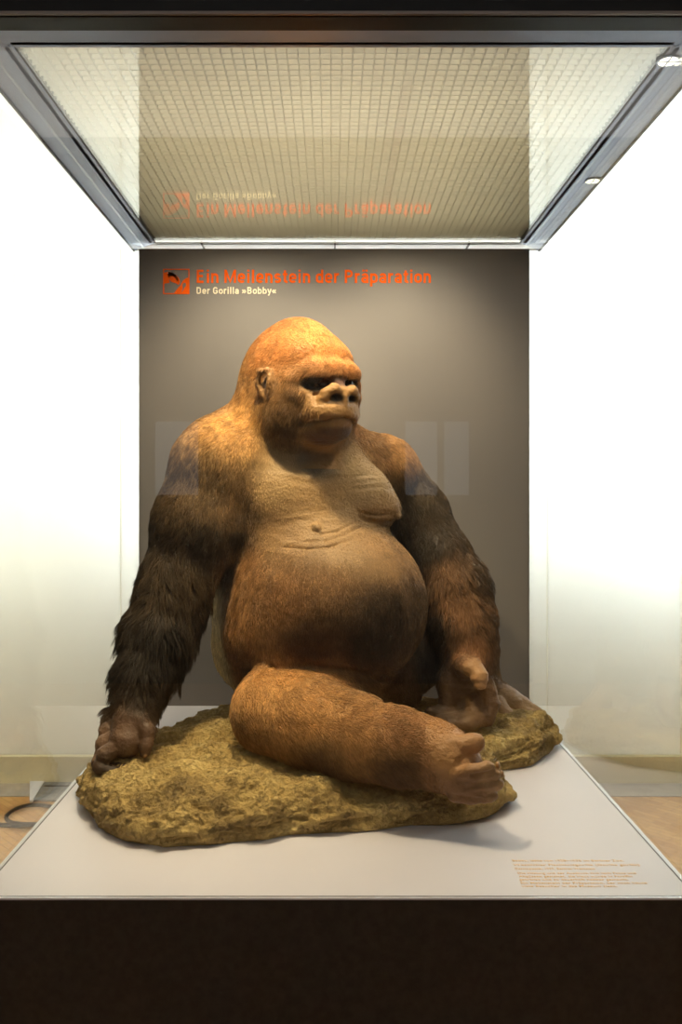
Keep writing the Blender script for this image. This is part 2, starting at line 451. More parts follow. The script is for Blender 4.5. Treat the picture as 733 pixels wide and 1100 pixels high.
for a in ((30,50,190,56),(30,197,190,203),(30,56,37,197),(183,56,190,197)):
    p, q = lg(a[0], a[1]), lg(a[2], a[3]); lo.box(p[0], q[0], ZP-0.0015, ZP, q[1], p[1])
def lpoly(pts): lo.prism_y([lg(*p) for p in pts], ZP-0.0015, ZP)
lpoly([(37,74),(60,66),(84,72),(108,86),(124,104),(133,124),(130,140),(121,147),(110,138),(96,134),(80,128),(66,112),(70,134),(37,140)])
lpoly([(66,112),(72,96),(90,94),(108,108),(112,124),(120,128),(124,118),(108,86),(84,72),(60,66),(58,90)])
lpoly([(183,104),(170,106),(152,120),(142,134),(136,150),(120,166),(96,197),(140,197),(150,165),(146,150),(152,136),(166,134),(170,150),(160,165),(140,197),(183,197)])
lo.build('logo', M['orange'], panel)

cap_lines = ['Bobby, lebte von 1928–1935 im Berliner Zoo.', 'Westlicher Flachlandgorilla (Gorilla gorilla)',
             'Dermoplastik, 1937, Berliner Werkstatt', '', 'Die Haltung und der Ausdruck sind nach Fotos und', 'Abgüssen gestaltet, die Haut wurde in Paraffin',
             'getränkt und so dauerhaft haltbar gemacht.', 'Ein Meilenstein der Präparation, der noch heute', 'viele Besucher in das Museum zieht.']
rows = [(925.5, 551, 671), (930.0, 552, 688), (934.2, 554, 640), None, (939.0, 557, 684), (942.4, 558, 680), (945.8, 558.5, 676), (949.6, 560, 696), (953.0, 561, 664)]
capt = None
meshes = []
for tx, rw in zip(cap_lines, rows):
    if not rw: continue
    Y = 720/(rw[0]-CY)
    xa, xb = (rw[1]-CX)/F*Y, (rw[2]-CX)/F*Y
    o = text_mesh('caption_line', tx, M['gold'], deck, xa, xb, 0.0090, bold=0.010, rot=(0,0,0), origin=(xa, Y, ZD+0.0001), depth=0.0003)

# ================================================================ cable, floor box
def floor_pt(px, py, z=0.0):
    Y = (CZ-z)*F/(py-CY); return ((px-CX)/F*Y, Y, z)
loop = []
for k in range(0, 41):
    t = -0.35 + k/40*(2*math.pi*0.86)
    cxp, cyp = 34, 875
    loop.append(floor_pt(cxp + 28*math.cos(-t+0.6), cyp - 10.5*math.sin(t-0.6), 0.012))
tail = [floor_pt(-80, 886.5, 0.011), floor_pt(-20, 887, 0.011), floor_pt(6, 887, 0.011), floor_pt(25, 886, 0.012)]
lpts = [floor_pt(-90,884,.011), floor_pt(-30,886,.011), floor_pt(0,886,.011), floor_pt(22,886.5,.012), floor_pt(45,884.5,.013), floor_pt(62,878,.014), floor_pt(64,870,.016), floor_pt(50,865.5,.018), floor_pt(32,865,.018), floor_pt(18,868.5,.018), floor_pt(8,875,.018), floor_pt(8,881,.022), floor_pt(18,884.5,.028), floor_pt(40,885,.028), floor_pt(70,881,.02)]
def catmull(pts, m=8):
    out = []
    for i in range(len(pts)-1):
        p0, p1, p2, p3 = [Vector(pts[min(max(i+d,0),len(pts)-1)]) for d in (-1,0,1,2)]
        for j in range(m):
            t = j/m
            out.append(0.5*((2*p1)+(p2-p0)*t+(2*p0-5*p1+4*p2-p3)*t*t+(3*p1-p0-3*p2+p3)*t**3))
    out.append(Vector(pts[-1])); return out
c = MB().tube(catmull(lpts), 0.0095).build('cable', M['cable'], smooth=True)
tag(c, 'black cable coiled in a loop on the parquet floor beside the plinth', 'cable')
fb = thing('floor_hatch', 'grey steel floor hatch in the parquet near the skirting, left of the case', 'floor hatch', (-1.35, 4.28, 0))
q = [floor_pt(34,862,0)[:2], floor_pt(100,862,0)[:2], floor_pt(100,842.5,0)[:2], floor_pt(47,842.5,0)[:2]]
MB().prism(q, 0.0045, 0.012).build('cover_plate', M['steel'], fb)
q2 = [floor_pt(47,845,0.012)[:2], floor_pt(100,845,0.012)[:2], floor_pt(100,843.8,0.012)[:2], floor_pt(48,843.8,0.012)[:2]]
MB().prism(q2, 0.012, 0.014).build('handle_slot', M['dark'], fb)
q3 = [floor_pt(32,863,0)[:2], floor_pt(35,863,0)[:2], floor_pt(49,839.5,0)[:2], floor_pt(32,839.5,0)[:2]]
MB().prism(q3, 0.0045, 0.016).build('pale_tile', simple('pale_tile', (205,205,215), 0.5), fb)

# ================================================================ implicit sculpting
class Field:
    def __init__(s, lo, hi, h):
        s.lo = np.array(lo, np.float32); s.h = h
        s.n = tuple(int(math.ceil((hi[i]-lo[i])/h))+1 for i in range(3))
        s.F = np.full(s.n, 0.3, np.float32)
    def _sub(s, lo, hi):
        i0 = [max(0, int((lo[i]-s.lo[i])/s.h)) for i in range(3)]
        i1 = [min(s.n[i], int((hi[i]-s.lo[i])/s.h)+2) for i in range(3)]
        if any(i1[i] <= i0[i] for i in range(3)): return None
        ax = [(s.lo[i] + s.h*np.arange(i0[i], i1[i])).astype(np.float32) for i in range(3)]
        return tuple(slice(i0[i], i1[i]) for i in range(3)), ax[0][:,None,None], ax[1][None,:,None], ax[2][None,None,:]
    def _mix(s, sl, d, k, op):
        A = s.F[sl]
        if op == 'add':
            h = np.maximum(k - np.abs(A-d), 0)/k
            s.F[sl] = np.minimum(A, d) - h*h*k*0.25
        else:
            d = -d
            h = np.maximum(k - np.abs(A-d), 0)/k
            s.F[sl] = np.maximum(A, d) + h*h*k*0.25
    def cone(s, a, b, ra, rb, k=0.02, op='add'):
        a = np.array(a, float); b = np.array(b, float); m = k+0.02 + max(ra, rb)
        r = s._sub(np.minimum(a, b)-m, np.maximum(a, b)+m)
        if r is None: return
        sl, X, Y, Z = r
        d = b-a; L2 = float(d@d) + 1e-12
        t = np.clip(((X-a[0])*d[0] + (Y-a[1])*d[1] + (Z-a[2])*d[2])/L2, 0, 1)
        D = np.sqrt((X-a[0]-t*d[0])**2 + (Y-a[1]-t*d[1])**2 + (Z-a[2]-t*d[2])**2) - (ra + (rb-ra)*t)
        s._mix(sl, D.astype(np.float32), k, op)
    def chain(s, pts, k=0.02, op='add'):
        for (a, ra), (b, rb) in zip(pts[:-1], pts[1:]): s.cone(a, b, ra, rb, k, op)
    def ell(s, c, rad, R=None, k=0.03, op='add'):
        c = np.array(c, float); rad = np.array(rad, float)
        R = np.eye(3) if R is None else np.array(R)          # columns = axes in world
        ext = np.sqrt(((R*rad)**2).sum(1)) + k + 0.02
        r = s._sub(c-ext, c+ext)
        if r is None: return
        sl, X, Y, Z = r
        x, y, z = X-c[0], Y-c[1], Z-c[2]
        u = [(x*R[0,i] + y*R[1,i] + z*R[2,i]) for i in range(3)]
        k0 = np.sqrt(sum((u[i]/rad[i])**2 for i in range(3)))
        k1 = np.sqrt(sum((u[i]/rad[i]**2)**2 for i in range(3))) + 1e-9
        s._mix(sl, (k0*(k0-1)/k1).astype(np.float32), k, op)
    def mesh(s, name):
        F = s.F; n = s.n; h = s.h
        I = F < 0
        cnt = np.zeros((n[0]-1, n[1]-1, n[2]-1), np.uint8)
        for a in (0,1):
            for b in (0,1):
                for c in (0,1):
                    cnt += I[a:n[0]-1+a, b:n[1]-1+b, c:n[2]-1+c]
        act = np.argwhere((cnt > 0) & (cnt < 8)); del cnt
        idx = np.full((n[0]-1, n[1]-1, n[2]-1), -1, np.int32)
        idx[act[:,0], act[:,1], act[:,2]] = np.arange(len(act), dtype=np.int32)
        cor = np.array([(a,b,c) for a in (0,1) for b in (0,1) for c in (0,1)])
        V = np.stack([F[act[:,0]+c[0], act[:,1]+c[1], act[:,2]+c[2]] for c in cor], 1)
        S = np.zeros((len(act), 3)); W = np.zeros(len(act))
        for i in range(8):
            for j in range(i+1, 8):
                if np.abs(cor[i]-cor[j]).sum() != 1: continue
                m = (V[:,i] < 0) != (V[:,j] < 0)
                t = V[m,i]/(V[m,i]-V[m,j])
                S[m] += cor[i] + t[:,None]*(cor[j]-cor[i]); W[m] += 1
        verts = s.lo + h*(act + S/W[:,None])
        quads = []
        for ax in range(3):
            o1, o2 = [(1,2),(2,0),(0,1)][ax]
            sa = [slice(None)]*3; sb = [slice(None)]*3
            sa[ax] = slice(0, n[ax]-1); sb[ax] = slice(1, n[ax])
            A, B = I[tuple(sa)], I[tuple(sb)]
            e = np.argwhere(A != B)
            ok = (e[:,o1] > 0) & (e[:,o2] > 0) & (e[:,o1] < n[o1]-1) & (e[:,o2] < n[o2]-1)
            e = e[ok]
            flip = ~A[e[:,0], e[:,1], e[:,2]]
            def g(d1, d2):
                q = e.copy(); q[:,o1] += d1; q[:,o2] += d2
                return idx[q[:,0], q[:,1], q[:,2]]
            Q = np.stack([g(-1,-1), g(0,-1), g(0,0), g(-1,0)], 1)
            Q[flip] = Q[flip][:, ::-1]
            quads.append(Q)
        Q = np.concatenate(quads)
        return verts, Q

def np_mesh(name, verts, quads):
    me = bpy.data.meshes.new(name)
    me.vertices.add(len(verts)); me.vertices.foreach_set('co', verts.astype(np.float32).ravel())
    me.loops.add(len(quads)*4); me.loops.foreach_set('vertex_index', quads.astype(np.int32).ravel())
    me.polygons.add(len(quads)); me.polygons.foreach_set('loop_start', np.arange(0, len(quads)*4, 4, dtype=np.int32))
    me.polygons.foreach_set('use_smooth', np.ones(len(quads), bool))
    me.update(calc_edges=True); me.validate()
    return me

def normals(me):
    a = np.zeros(len(me.vertices)*3, np.float32); me.vertices.foreach_get('normal', a); return a.reshape(-1, 3)

LAT = np.random.default_rng(3).random((32,32,32)).astype(np.float32)
def vnoise(p, scale):
    q = p*scale; i = np.floor(q).astype(int); f = q-i; f = f*f*(3-2*f)
    r = 0
    for a in (0,1):
        for b in (0,1):
            for c in (0,1):
                wgt = (f[:,0] if a else 1-f[:,0])*(f[:,1] if b else 1-f[:,1])*(f[:,2] if c else 1-f[:,2])
                r = r + wgt*LAT[(i[:,0]+a) % 32, (i[:,1]+b) % 32, (i[:,2]+c) % 32]
    return r
def fbm(p, s, o=4, ridged=False):
    r = 0; a = 1; t = 0
    for k in range(o):
        v = vnoise(p + 7.3*k, s*2**k)
        if ridged: v = 1-np.abs(2*v-1)
        r = r + a*v; t += a; a *= 0.5
    return r/t
def laplace(verts, quads, it, lam=0.5, mask=None):
    n = len(verts)
    e = np.concatenate([quads[:, [0,1]], quads[:, [1,2]], quads[:, [2,3]], quads[:, [3,0]]])
    for _ in range(it):
        s = np.stack([np.bincount(e[:,0], verts[e[:,1],k], n) + np.bincount(e[:,1], verts[e[:,0],k], n) for k in range(3)], 1)
        c = np.bincount(e[:,0], minlength=n) + np.bincount(e[:,1], minlength=n)
        d = s/c[:,None] - verts
        verts = verts + lam*d*(1 if mask is None else mask[:,None])
    return verts

def gp(px, py, z=0.8):
    Y = (CZ-z)*F/(py-CY); return ((px-CX)/F*Y, Y)

# ================================================================ rock
outline = [gp(79,852), gp(84,872), gp(98,891), gp(130,905), gp(175,914), gp(235,911), gp(290,906), gp(320,900), gp(380,897), gp(430,892),
           gp(485,889), gp(530,881), gp(549,868), gp(551,856), gp(540,846), gp(521,835), gp(540,831), gp(570,826), gp(597,811), gp(604,797),
           (0.78*0.9, 2.66), (0.60, 2.80), (0.30, 2.88), (-0.05, 2.84), (-0.33, 2.72), (-0.50, 2.52), (-0.60, 2.36), (-0.66, 2.26)]
outline = np.array(outline)
def poly_sdf(poly, X, Y):
    d = np.full(X.shape, 1e9); s = np.zeros(X.shape, bool); n = len(poly)
    for i in range(n):
        a, b = poly[i], poly[(i+1) % n]
        e = b-a; wx, wy = X-a[0], Y-a[1]
        t = np.clip((wx*e[0]+wy*e[1])/(e@e), 0, 1)
        d = np.minimum(d, np.hypot(wx-t*e[0], wy-t*e[1]))
        c = ((a[1] > Y) != (b[1] > Y)) & (X < (b[0]-a[0])*(Y-a[1])/((b[1]-a[1]) + 1e-12)+a[0])
        s ^= c
    return np.where(s, -d, d)
hr = 0.0038
xs = np.arange(-0.78, 0.80, hr); ys = np.arange(1.78, 2.96, hr)
zs = np.arange(0.775, 1.02, hr)
XX, YY = np.meshgrid(xs, ys, indexing='ij')
d2 = poly_sdf(outline, XX, YY)
p2 = np.stack([XX.ravel(), YY.ravel(), np.zeros(XX.size)], 1)
big = (fbm(p2, 4.0, 3)-0.5).reshape(XX.shape)
edge = (fbm(p2+3, 11.0, 4)-0.5).reshape(XX.shape)
d2n = d2 + 0.030*edge
ins = np.maximum(-d2n, 0)
top = 0.80 + 0.055 + 0.050*(1-np.exp(-ins/0.055)) + 0.045*big
# broad swells under the seat and the hand
top += 0.028*np.exp(-(((XX+0.30)/0.22)**2 + ((YY-2.5)/0.22)**2))
top += 0.012*np.exp(-(((XX-0.55)/0.15)**2 + ((YY-2.6)/0.15)**2))
fld = Field((xs[0], ys[0], zs[0]), (xs[-1], ys[-1], zs[-1]), hr)
fld.n = (len(xs), len(ys), len(zs))
Z = zs[None,None,:]
side = d2n[:,:,None] + 0.020*np.abs((Z-0.845)/0.05)**1.5*(Z > 0.845) + 0.016*np.clip((0.835-Z)/0.035, 0, 1)
tp = (Z-top[:,:,None])*0.8
k = 0.03
hh = np.maximum(k-np.abs(side-tp), 0)/k
G = np.maximum(side, tp) + hh*hh*k*0.25
G = np.maximum(G, 0.8005-Z)
fld.F = G.astype(np.float32)
rv, rq = fld.mesh('rock')
me = np_mesh('rock_base', rv, rq); nr = normals(me)
def sm_(a, b, x):
    t = np.clip((x-a)/(b-a), 0, 1); return t*t*(3-2*t)
amp = np.clip((rv[:,2]-0.801)/0.02, 0, 1)
# strata-like, stretched ridges
pr = rv*np.array([1.0, 1.0, 2.2])
ang = math.radians(25); pr = np.stack([pr[:,0]*math.cos(ang)+pr[:,2]*math.sin(ang), pr[:,1]*1.5, -pr[:,0]*math.sin(ang)*1.3+pr[:,2]*math.cos(ang)*1.5], 1)
rg = fbm(pr, 7, 4, True); r2 = fbm(pr+9, 17, 3, True)
stp = vnoise(pr*np.array([1,1,1.0])+4, 9); stp = np.floor(stp*5)/5 + sm_(.55, 1.0, stp*5-np.floor(stp*5))/5
dsp = 0.046*(rg-0.62) + 0.044*(stp-.5) + 0.012*(r2-.6) + 0.006*(fbm(rv, 34, 3)-0.5) + 0.006*(fbm(rv, 80, 2, True)-0.6)
rv2 = rv + nr*(dsp*amp)[:,None]
rv2[:,2] = np.maximum(rv2[:,2], 0.8003)
me.vertices.foreach_set('co', rv2.astype(np.float32).ravel()); me.update()
rock = bpy.data.objects.new('rock_base', me); COL.objects.link(rock)
tag(rock, 'flat ochre-brown artificial rock the gorilla sits on, lying on the case deck', 'rock')

t = NT('ochre_rock')
b = t.n('ShaderNodeBsdfPrincipled'); b.inputs['Roughness'].default_value = 0.85
tc = t.n('ShaderNodeTexCoord')
nz = t.n('ShaderNodeTexNoise'); nz.inputs['Scale'].default_value = 7; nz.inputs['Detail'].default_value = 8; nz.inputs['Roughness'].default_value = 0.6
t.l(tc.outputs['Object'], nz.inputs['Vector'])
cr = t.n('ShaderNodeValToRGB')
els = cr.color_ramp.elements
els[0].position = 0.25; els[0].color = (*lin((108, 86, 50)), 1)
els[1].position = 0.75; els[1].color = (*lin((214, 186, 122)), 1)
e = els.new(0.5); e.color = (*lin((172, 143, 84)), 1)
t.l(nz.outputs['Fac'], cr.inputs[0])
nz2 = t.n('ShaderNodeTexNoise'); nz2.inputs['Scale'].default_value = 80; nz2.inputs['Detail'].default_value = 5
t.l(tc.outputs['Object'], nz2.inputs['Vector'])
mx = t.n('ShaderNodeMixRGB', _blend_type='OVERLAY'); mx.inputs[0].default_value = 0.5
t.l(cr.outputs[0], mx.inputs[1]); t.l(nz2.outputs['Fac'], mx.inputs[2]); t.l(mx.outputs[0], b.inputs['Base Color'])
vo = t.n('ShaderNodeTexVoronoi', _feature='DISTANCE_TO_EDGE'); vo.inputs['Scale'].default_value = 11
mp = t.n('ShaderNodeMapping'); mp.inputs['Scale'].default_value = (0.7, 1.8, 2)
nd = t.n('ShaderNodeVectorMath', _operation='ADD')
t.l(tc.outputs['Object'], mp.inputs[0]); t.l(mp.outputs[0], nd.inputs[0]); t.l(nz.outputs['Color'], nd.inputs[1]); t.l(nd.outputs[0], vo.inputs['Vector'])
mr = t.n('ShaderNodeMapRange'); mr.inputs['From Max'].default_value = 0.04
t.l(vo.outputs['Distance'], mr.inputs['Value'])
ad = t.n('ShaderNodeMath', _operation='ADD'); 
t.l(mr.outputs[0], ad.inputs[0]); t.l(nz2.outputs['Fac'], ad.inputs[1])
bp = t.n('ShaderNodeBump'); bp.inputs['Strength'].default_value = 1.0; bp.inputs['Distance'].default_value = 0.014
t.l(ad.outputs[0], bp.inputs['Height']); t.l(bp.outputs[0], b.inputs['Normal']); t.l(b.outputs[0], t.out.inputs[0])
rock.data.materials.append(t.m)
# rock surface height lookup (highest point per grid cell)
_ri = ((rv2[:,0]+0.78)/0.01).astype(int); _rj = ((rv2[:,1]-1.78)/0.01).astype(int)
RH = np.full((170, 130), 0.8); np.maximum.at(RH, (np.clip(_ri,0,169), np.clip(_rj,0,129)), rv2[:,2])
def rock_z(x, y): return float(RH[int((x+0.78)/0.01), int((y-1.78)/0.01)])

# ================================================================ gorilla body
hb = 0.0031 if FINE else 0.006
B = Field((-0.72, 1.80, 0.84), (0.72, 3.02, 2.14), hb)
def J(px, py, Y, r): return (P(px, py, Y), r*Y/F)        # joint: position and radius (photo pixels at that depth)

# ---- trunk
yaw = math.radians(33)
def frame(deg, pitch=0, roll=0):
    a = math.radians(deg)
    left = np.array([math.cos(a), math.sin(a), 0]); fwd = np.array([math.sin(a), -math.cos(a), 0]); up = np.array([0,0,1.0])
    p = math.radians(pitch)
    f2 = fwd*math.cos(p) - up*math.sin(p); u2 = up*math.cos(p) + fwd*math.sin(p)
    r = math.radians(roll)
    l3 = left*math.cos(r) + u2*math.sin(r); u3 = u2*math.cos(r) - left*math.sin(r)
    return np.stack([l3, f2, u3], 1)       # columns: left, forward, up
T = frame(28)
B.ell(P(338,712,2.52), (.245,.22,.17), T, k=.06)                  # pelvis
B.ell(P(350,640,2.45), (.272,.245,.235), T, k=.08)                # belly
B.ell(P(300,680,2.42), (.145,.17,.115), T, k=.08)                   # lower flank of the belly
B.ell(P(388,655,2.38), (.17,.17,.185), T, k=.10)                  # paunch
B.ell(P(326,545,2.52), (.250,.190,.20), T, k=.10)                 # rib cage
B.ell(P(320,520,2.64), (.26,.16,.22), T, k=.10)                   # upper back
B.ell(P(330,640,2.66), (.23,.14,.25), T, k=.10)                   # lower back
B.ell(P(262,690,2.58), (.085,.15,.14), T, k=.06)                  # flank
B.ell(P(315,530,2.40), (.115,.080,.095), T, k=.05)                # right breast
B.ell(P(262,612,2.56), (.110,.15,.17), T, k=.08)                  # broad back muscle
B.ell(P(250,560,2.52), (.090,.12,.12), T, k=.08)
B.cone(P(362,488,2.46), P(400,540,2.45), .058, .058, k=.05)       # left breast
B.ell(P(394,536,2.46), (.066,.080,.085), T, k=.045)
B.ell(P(413,546,2.45), (.045,.045,.036), T, k=.03)
B.cone(P(322,440,2.52), P(322,505,2.53), .130, .18, k=.07)        # neck
B.cone(P(300,450,2.56), P(240,485,2.50), .12, .11, k=.08)         # right trapezius
B.cone(P(350,475,2.58), P(408,503,2.62), .09, .085, k=.05)        # left trapezius
# ---- right arm
B.ell(P(236,500,2.42), (.125,.115,.125), T, k=.07)
B.ell(P(262,490,2.42), (.10,.09,.09), T, k=.07)
B.chain([J(232,505,2.42,47), J(213,562,2.39,45), J(196,612,2.37,38)], k=.04)
B.chain([J(193,615,2.36,34), J(186,640,2.35,34), J(172,680,2.32,33), J(158,722,2.27,26), J(150,752,2.23,21)], k=.03)
# ---- right hand, resting on bent knuckles
def finger(pts, k=.007): B.chain([J(*p) for p in pts], k)
B.chain([J(150,750,2.23,19), J(145,772,2.20,20), J(136,796,2.16,18)], k=.02)
B.ell(P(137,780,2.19), (.036,.042,.055), frame(20), k=.015)
finger([(132,764,2.235,7.5), (121,773,2.235,9.5), (116,780,2.235,6.5), (115,800,2.24,7), (124,815,2.23,6.5)], .004)
finger([(130,775,2.205,7.5), (116,786,2.20,9.8), (112,794,2.20,6.8), (110,812,2.19,8), (119,823,2.19,7), (136,825,2.18,6.5)], .004)
finger([(130,788,2.17,7.5), (112,800,2.165,9.8), (109,808,2.16,6.8), (107,819,2.15,8), (117,828,2.15,7), (135,829,2.15,6.5)], .004)
finger([(130,799,2.14,7.5), (113,811,2.13,9.4), (109,818,2.13,6.6), (108,824,2.12,7.5), (118,830,2.12,6.5), (131,830,2.12,6)], .004)
finger([(150,772,2.17,9), (158,786,2.155,8.5), (158,795,2.145,6.2), (157,801,2.14,6.8), (156,808,2.135,5.2)], k=.006)
# ---- left arm
B.ell(P(415,505,2.64), (.085,.09,.10), T, k=.06)
B.chain([J(422,504,2.65,26), J(449,550,2.66,30), J(472,598,2.62,31)], k=.03)
B.chain([J(472,598,2.62,31), J(487,632,2.60,36), J(497,668,2.56,33), J(504,695,2.53,27), J(503,715,2.51,25)], k=.03)
# ---- left hand, back of the wrist behind, palm and thumb turned to the viewer
B.ell(P(497,735,2.50), (.072,.040,.095), frame(5), k=.02)
B.cone(P(482,728,2.49), P(480,760,2.47), .026, .024, k=.02)
B.ell(P(502,714,2.45), (.040,.032,.036), k=.02)
finger([(500,712,2.43,10), (508,717,2.405,10.5), (512,721,2.395,8.5), (515,727,2.385,9), (516,734,2.38,7)], k=.006)   # thumb
finger([(520,735,2.48,12), (527,755,2.46,9.5), (523,771,2.44,8.5), (505,776,2.42,8), (484,778,2.41,7)])
finger([(510,752,2.47,10), (512,766,2.45,9), (500,771,2.43,8), (482,773,2.425,7.5), (474,773,2.42,6.5)])
finger([(496,755,2.49,10), (498,766,2.47,8), (484,768,2.45,7.5), (472,768,2.44,6.5)])
finger([(482,755,2.50,9), (482,764,2.48,7.5), (472,765,2.46,7), (463,765,2.45,6)])
for g_ in ([(505,744,2.44),(507,762,2.425),(484,764,2.41)], [(520,742,2.435),(517,764,2.415),(498,771,2.40),(478,772.5,2.395)], [(491,748,2.45),(492,762,2.44),(474,763,2.42)]):
    B.chain([(P(*p), .004) for p in g_], .010, 'sub')
# ---- right leg: thigh out to the knee, shin back along the rock
B.chain([J(365,745,2.52,54), J(314,757,2.33,46), J(296,763,2.25,43)], k=.05)
B.chain([J(294,765,2.22,42), J(334,775,2.15,44), J(380,790,2.08,42), J(430,802,2.02,37), J(462,808,1.99,33)], k=.04)
B.ell(P(347,745,2.32), (.165,.13,.09), frame(10), k=.05)
# ---- right foot
B.chain([J(462,808,1.99,31), J(482,818,1.965,30), J(496,830,1.945,24)], k=.03)
B.ell(P(474,800,1.99), (.055,.060,.045), k=.02)
finger([(476,806,1.96,15), (490,803,1.94,11.5), (500,800,1.93,9.5), (509,798,1.925,9.5), (513,797,1.925,7.5)], k=.010)
B.ell(P(484,818,1.92), (.022,.022,.026), k=.008)
B.ell(P(492,838,1.915), (.030,.03,.040), k=.015)
finger([(490,831,1.905,9), (506,829,1.885,8), (517,827,1.88,6.8), (523,825,1.88,7.2), (527,825,1.88,5.2)], k=.003)
finger([(496,839,1.905,8), (512,838,1.885,7.2), (523,834,1.885,6), (529,832.5,1.885,6.4), (533,832,1.885,4.8)], k=.003)
finger([(496,847,1.905,8), (512,849,1.885,7.2), (526,845,1.885,6), (533,843,1.885,6.2), (537,842,1.885,4.6)], k=.003)
finger([(490,853,1.915,9), (506,857,1.895,7.0), (519,856,1.89,6), (526,855,1.89,6.2), (530,854,1.89,4.6)], k=.003)
for g_ in ([(508,832.5,1.872), (530,829,1.868)], [(506,843.5,1.872), (534,837.5,1.870)], [(506,853,1.872), (533,848.5,1.872)]):
    B.chain([(P(*p), .0045) for p in g_], .008, 'sub')
B.chain([(P(494,819,1.895), .008), (P(512,812,1.895), .007)], .012, 'sub')
# ---- left leg, mostly behind the forearm
B.chain([J(400,735,2.55,40), J(455,690,2.70,38), J(492,660,2.80,36)], k=.04)
B.chain([J(492,660,2.80,34), J(505,700,2.79,27), J(520,738,2.76,20)], k=.03)
B.cone(P(415,715,2.52), P(438,745,2.56), .055, .03, k=.03)
B.chain([J(518,740,2.75,18), J(538,750,2.70,15), J(552,757,2.66,12)], k=.02)
finger([(550,749,2.68,9), (562,757,2.66,7.5), (572,763,2.65,6), (578,765,2.645,5)], k=.008)
finger([(548,756,2.66,8), (560,763,2.64,7), (570,768,2.63,5.5), (575,769,2.63,4.5)], k=.008)
finger([(534,757,2.64,10), (540,765,2.60,8.5), (546,770,2.58,7), (549,772,2.57,6)], k=.008)

# ---- head
H = P(323, 412, 2.42); R = frame(36, 5, 0)
def h(x, y, z): return H + R @ np.array([x, y, z])
def hell(c, rad, k=.03, op='add', turn=None):
    RR = R if turn is None else R @ np.array(turn)
    B.ell(h(*c), rad, RR, k, op)
def rotz(d): a = math.radians(d); return [[math.cos(a),-math.sin(a),0],[math.sin(a),math.cos(a),0],[0,0,1]]
def rotx(d): a = math.radians(d); return [[1,0,0],[0,math.cos(a),-math.sin(a)],[0,math.sin(a),math.cos(a)]]
def hch(pts, k=.012, op='add'): B.chain([(h(*p[:3]), p[3]) for p in pts], k, op)
hell((0,-.010,.042), (.130,.158,.110), .05)
hell((0,-.030,.092), (.072,.112,.090), .08)
hell((0,-.070,-.02), (.142,.130,.155), .06)
hell((0,-.055,-.11), (.145,.130,.120), .06)
hell((0,.085,.062), (.098,.070,.050), .05)                       # forehead slope
hch([(-.098,.112,.006,.022), (-.056,.156,.026,.025), (0,.168,.030,.024), (.056,.156,.026,.025), (.098,.112,.006,.022)], .025)
for s in (-1, 1):
    hell((s*.092,.055,-.065), (.052,.080,.095), .04)             # cheek
    hell((s*.086,.120,-.034), (.030,.028,.018), .02)             # cheek bone
hell((0,.055,-.130), (.100,.105,.058), .04)                      # jaw
hell((0,.125,-.060), (.084,.072,.065), .03)                      # muzzle root
hell((0,.160,-.080), (.082,.068,.046), .025)                     # upper lip
hell((0,.140,-.128), (.068,.066,.034), .015)                     # lower lip and chin
hch([(0,.150,.008,.018), (0,.175,-.010,.016), (0,.202,-.024,.016)], .02)
for s in (-1, 1):
    hch([(s*.009,.208,-.029,.012), (s*.030,.208,-.021,.0145), (s*.047,.196,-.034,.0145), (s*.050,.188,-.052,.013), (s*.038,.196,-.066,.008)], .008)
    hell((s*.025,.224,-.042), (.019,.016,.0095), .006, 'sub', rotz(-s*12))
    hch([(s*.027,.215,-.042,.009), (s*.025,.190,-.034,.008)], .004, 'sub')
hell((0,.212,-.046), (.009,.014,.020), .012)
# philtrum, mouth: corners drawn down
hch([(-.082,.122,-.122,.003), (-.064,.170,-.108,.0045), (-.032,.210,-.099,.005), (0,.222,-.096,.005), (.032,.210,-.099,.005), (.064,.170,-.108,.0045), (.082,.122,-.122,.003)], .008, 'sub')
hch([(-.056,.168,-.120,.006), (-.028,.196,-.111,.007), (0,.204,-.108,.007), (.028,.196,-.111,.007), (.056,.168,-.120,.006)], .010)
# eyes
for s in (-1, 1):
    hell((s*.054,.164,-.006), (.036,.030,.0185), .012, 'sub', rotz(-s*18))
    hell((s*.052,.140,-.008), (.017,.017,.017), .004)
    hch([(s*.030,.156,.003,.006), (s*.052,.161,.006,.007), (s*.076,.142,.000,.006)], .008)
    hch([(s*.034,.150,-.022,.005), (s*.052,.153,-.026,.006), (s*.074,.138,-.018,.005)], .008)
    # creases under the eye and beside the nose
    hch([(s*.038,.178,-.026,.0026), (s*.060,.166,-.036,.0034), (s*.080,.142,-.054,.0026)], .006, 'sub')
    hch([(s*.050,.176,-.036,.0022), (s*.068,.158,-.050,.0032), (s*.080,.142,-.072,.0024)], .006, 'sub')
    hch([(s*.072,.158,-.062,.0024), (s*.084,.138,-.084,.003), (s*.086,.120,-.105,.002)], .006, 'sub')
    # ears
    ex, ey, ez = .134, .052, -.014
    tr = np.array(rotz(-s*35)) @ np.array(rotx(-12))
    hell((s*(ex+.002), ey, ez), (.013,.028,.043), .012, 'add', tr)
    hch([(s*(ex+.006),ey+.020,ez+.012,.006), (s*(ex+.016),ey+.008,ez+.038,.0065), (s*(ex+.024),ey-.016,ez+.036,.0068), (s*(ex+.024),ey-.028,ez+.006,.0065), (s*(ex+.014),ey-.018,ez-.026,.007), (s*(ex+.006),ey-.002,ez-.040,.008)], .005)
    hell((s*(ex+.020), ey-.004, ez+.006), (.014,.016,.024), .006, 'sub', tr)
for zz in (.046, .056):
    hch([(-.03,.150-(zz-.046)*.9,zz,.0016), (0,.160-(zz-.046)*.9,zz+.003,.0022), (.03,.150-(zz-.046)*.9,zz,.0016)], .008, 'sub')

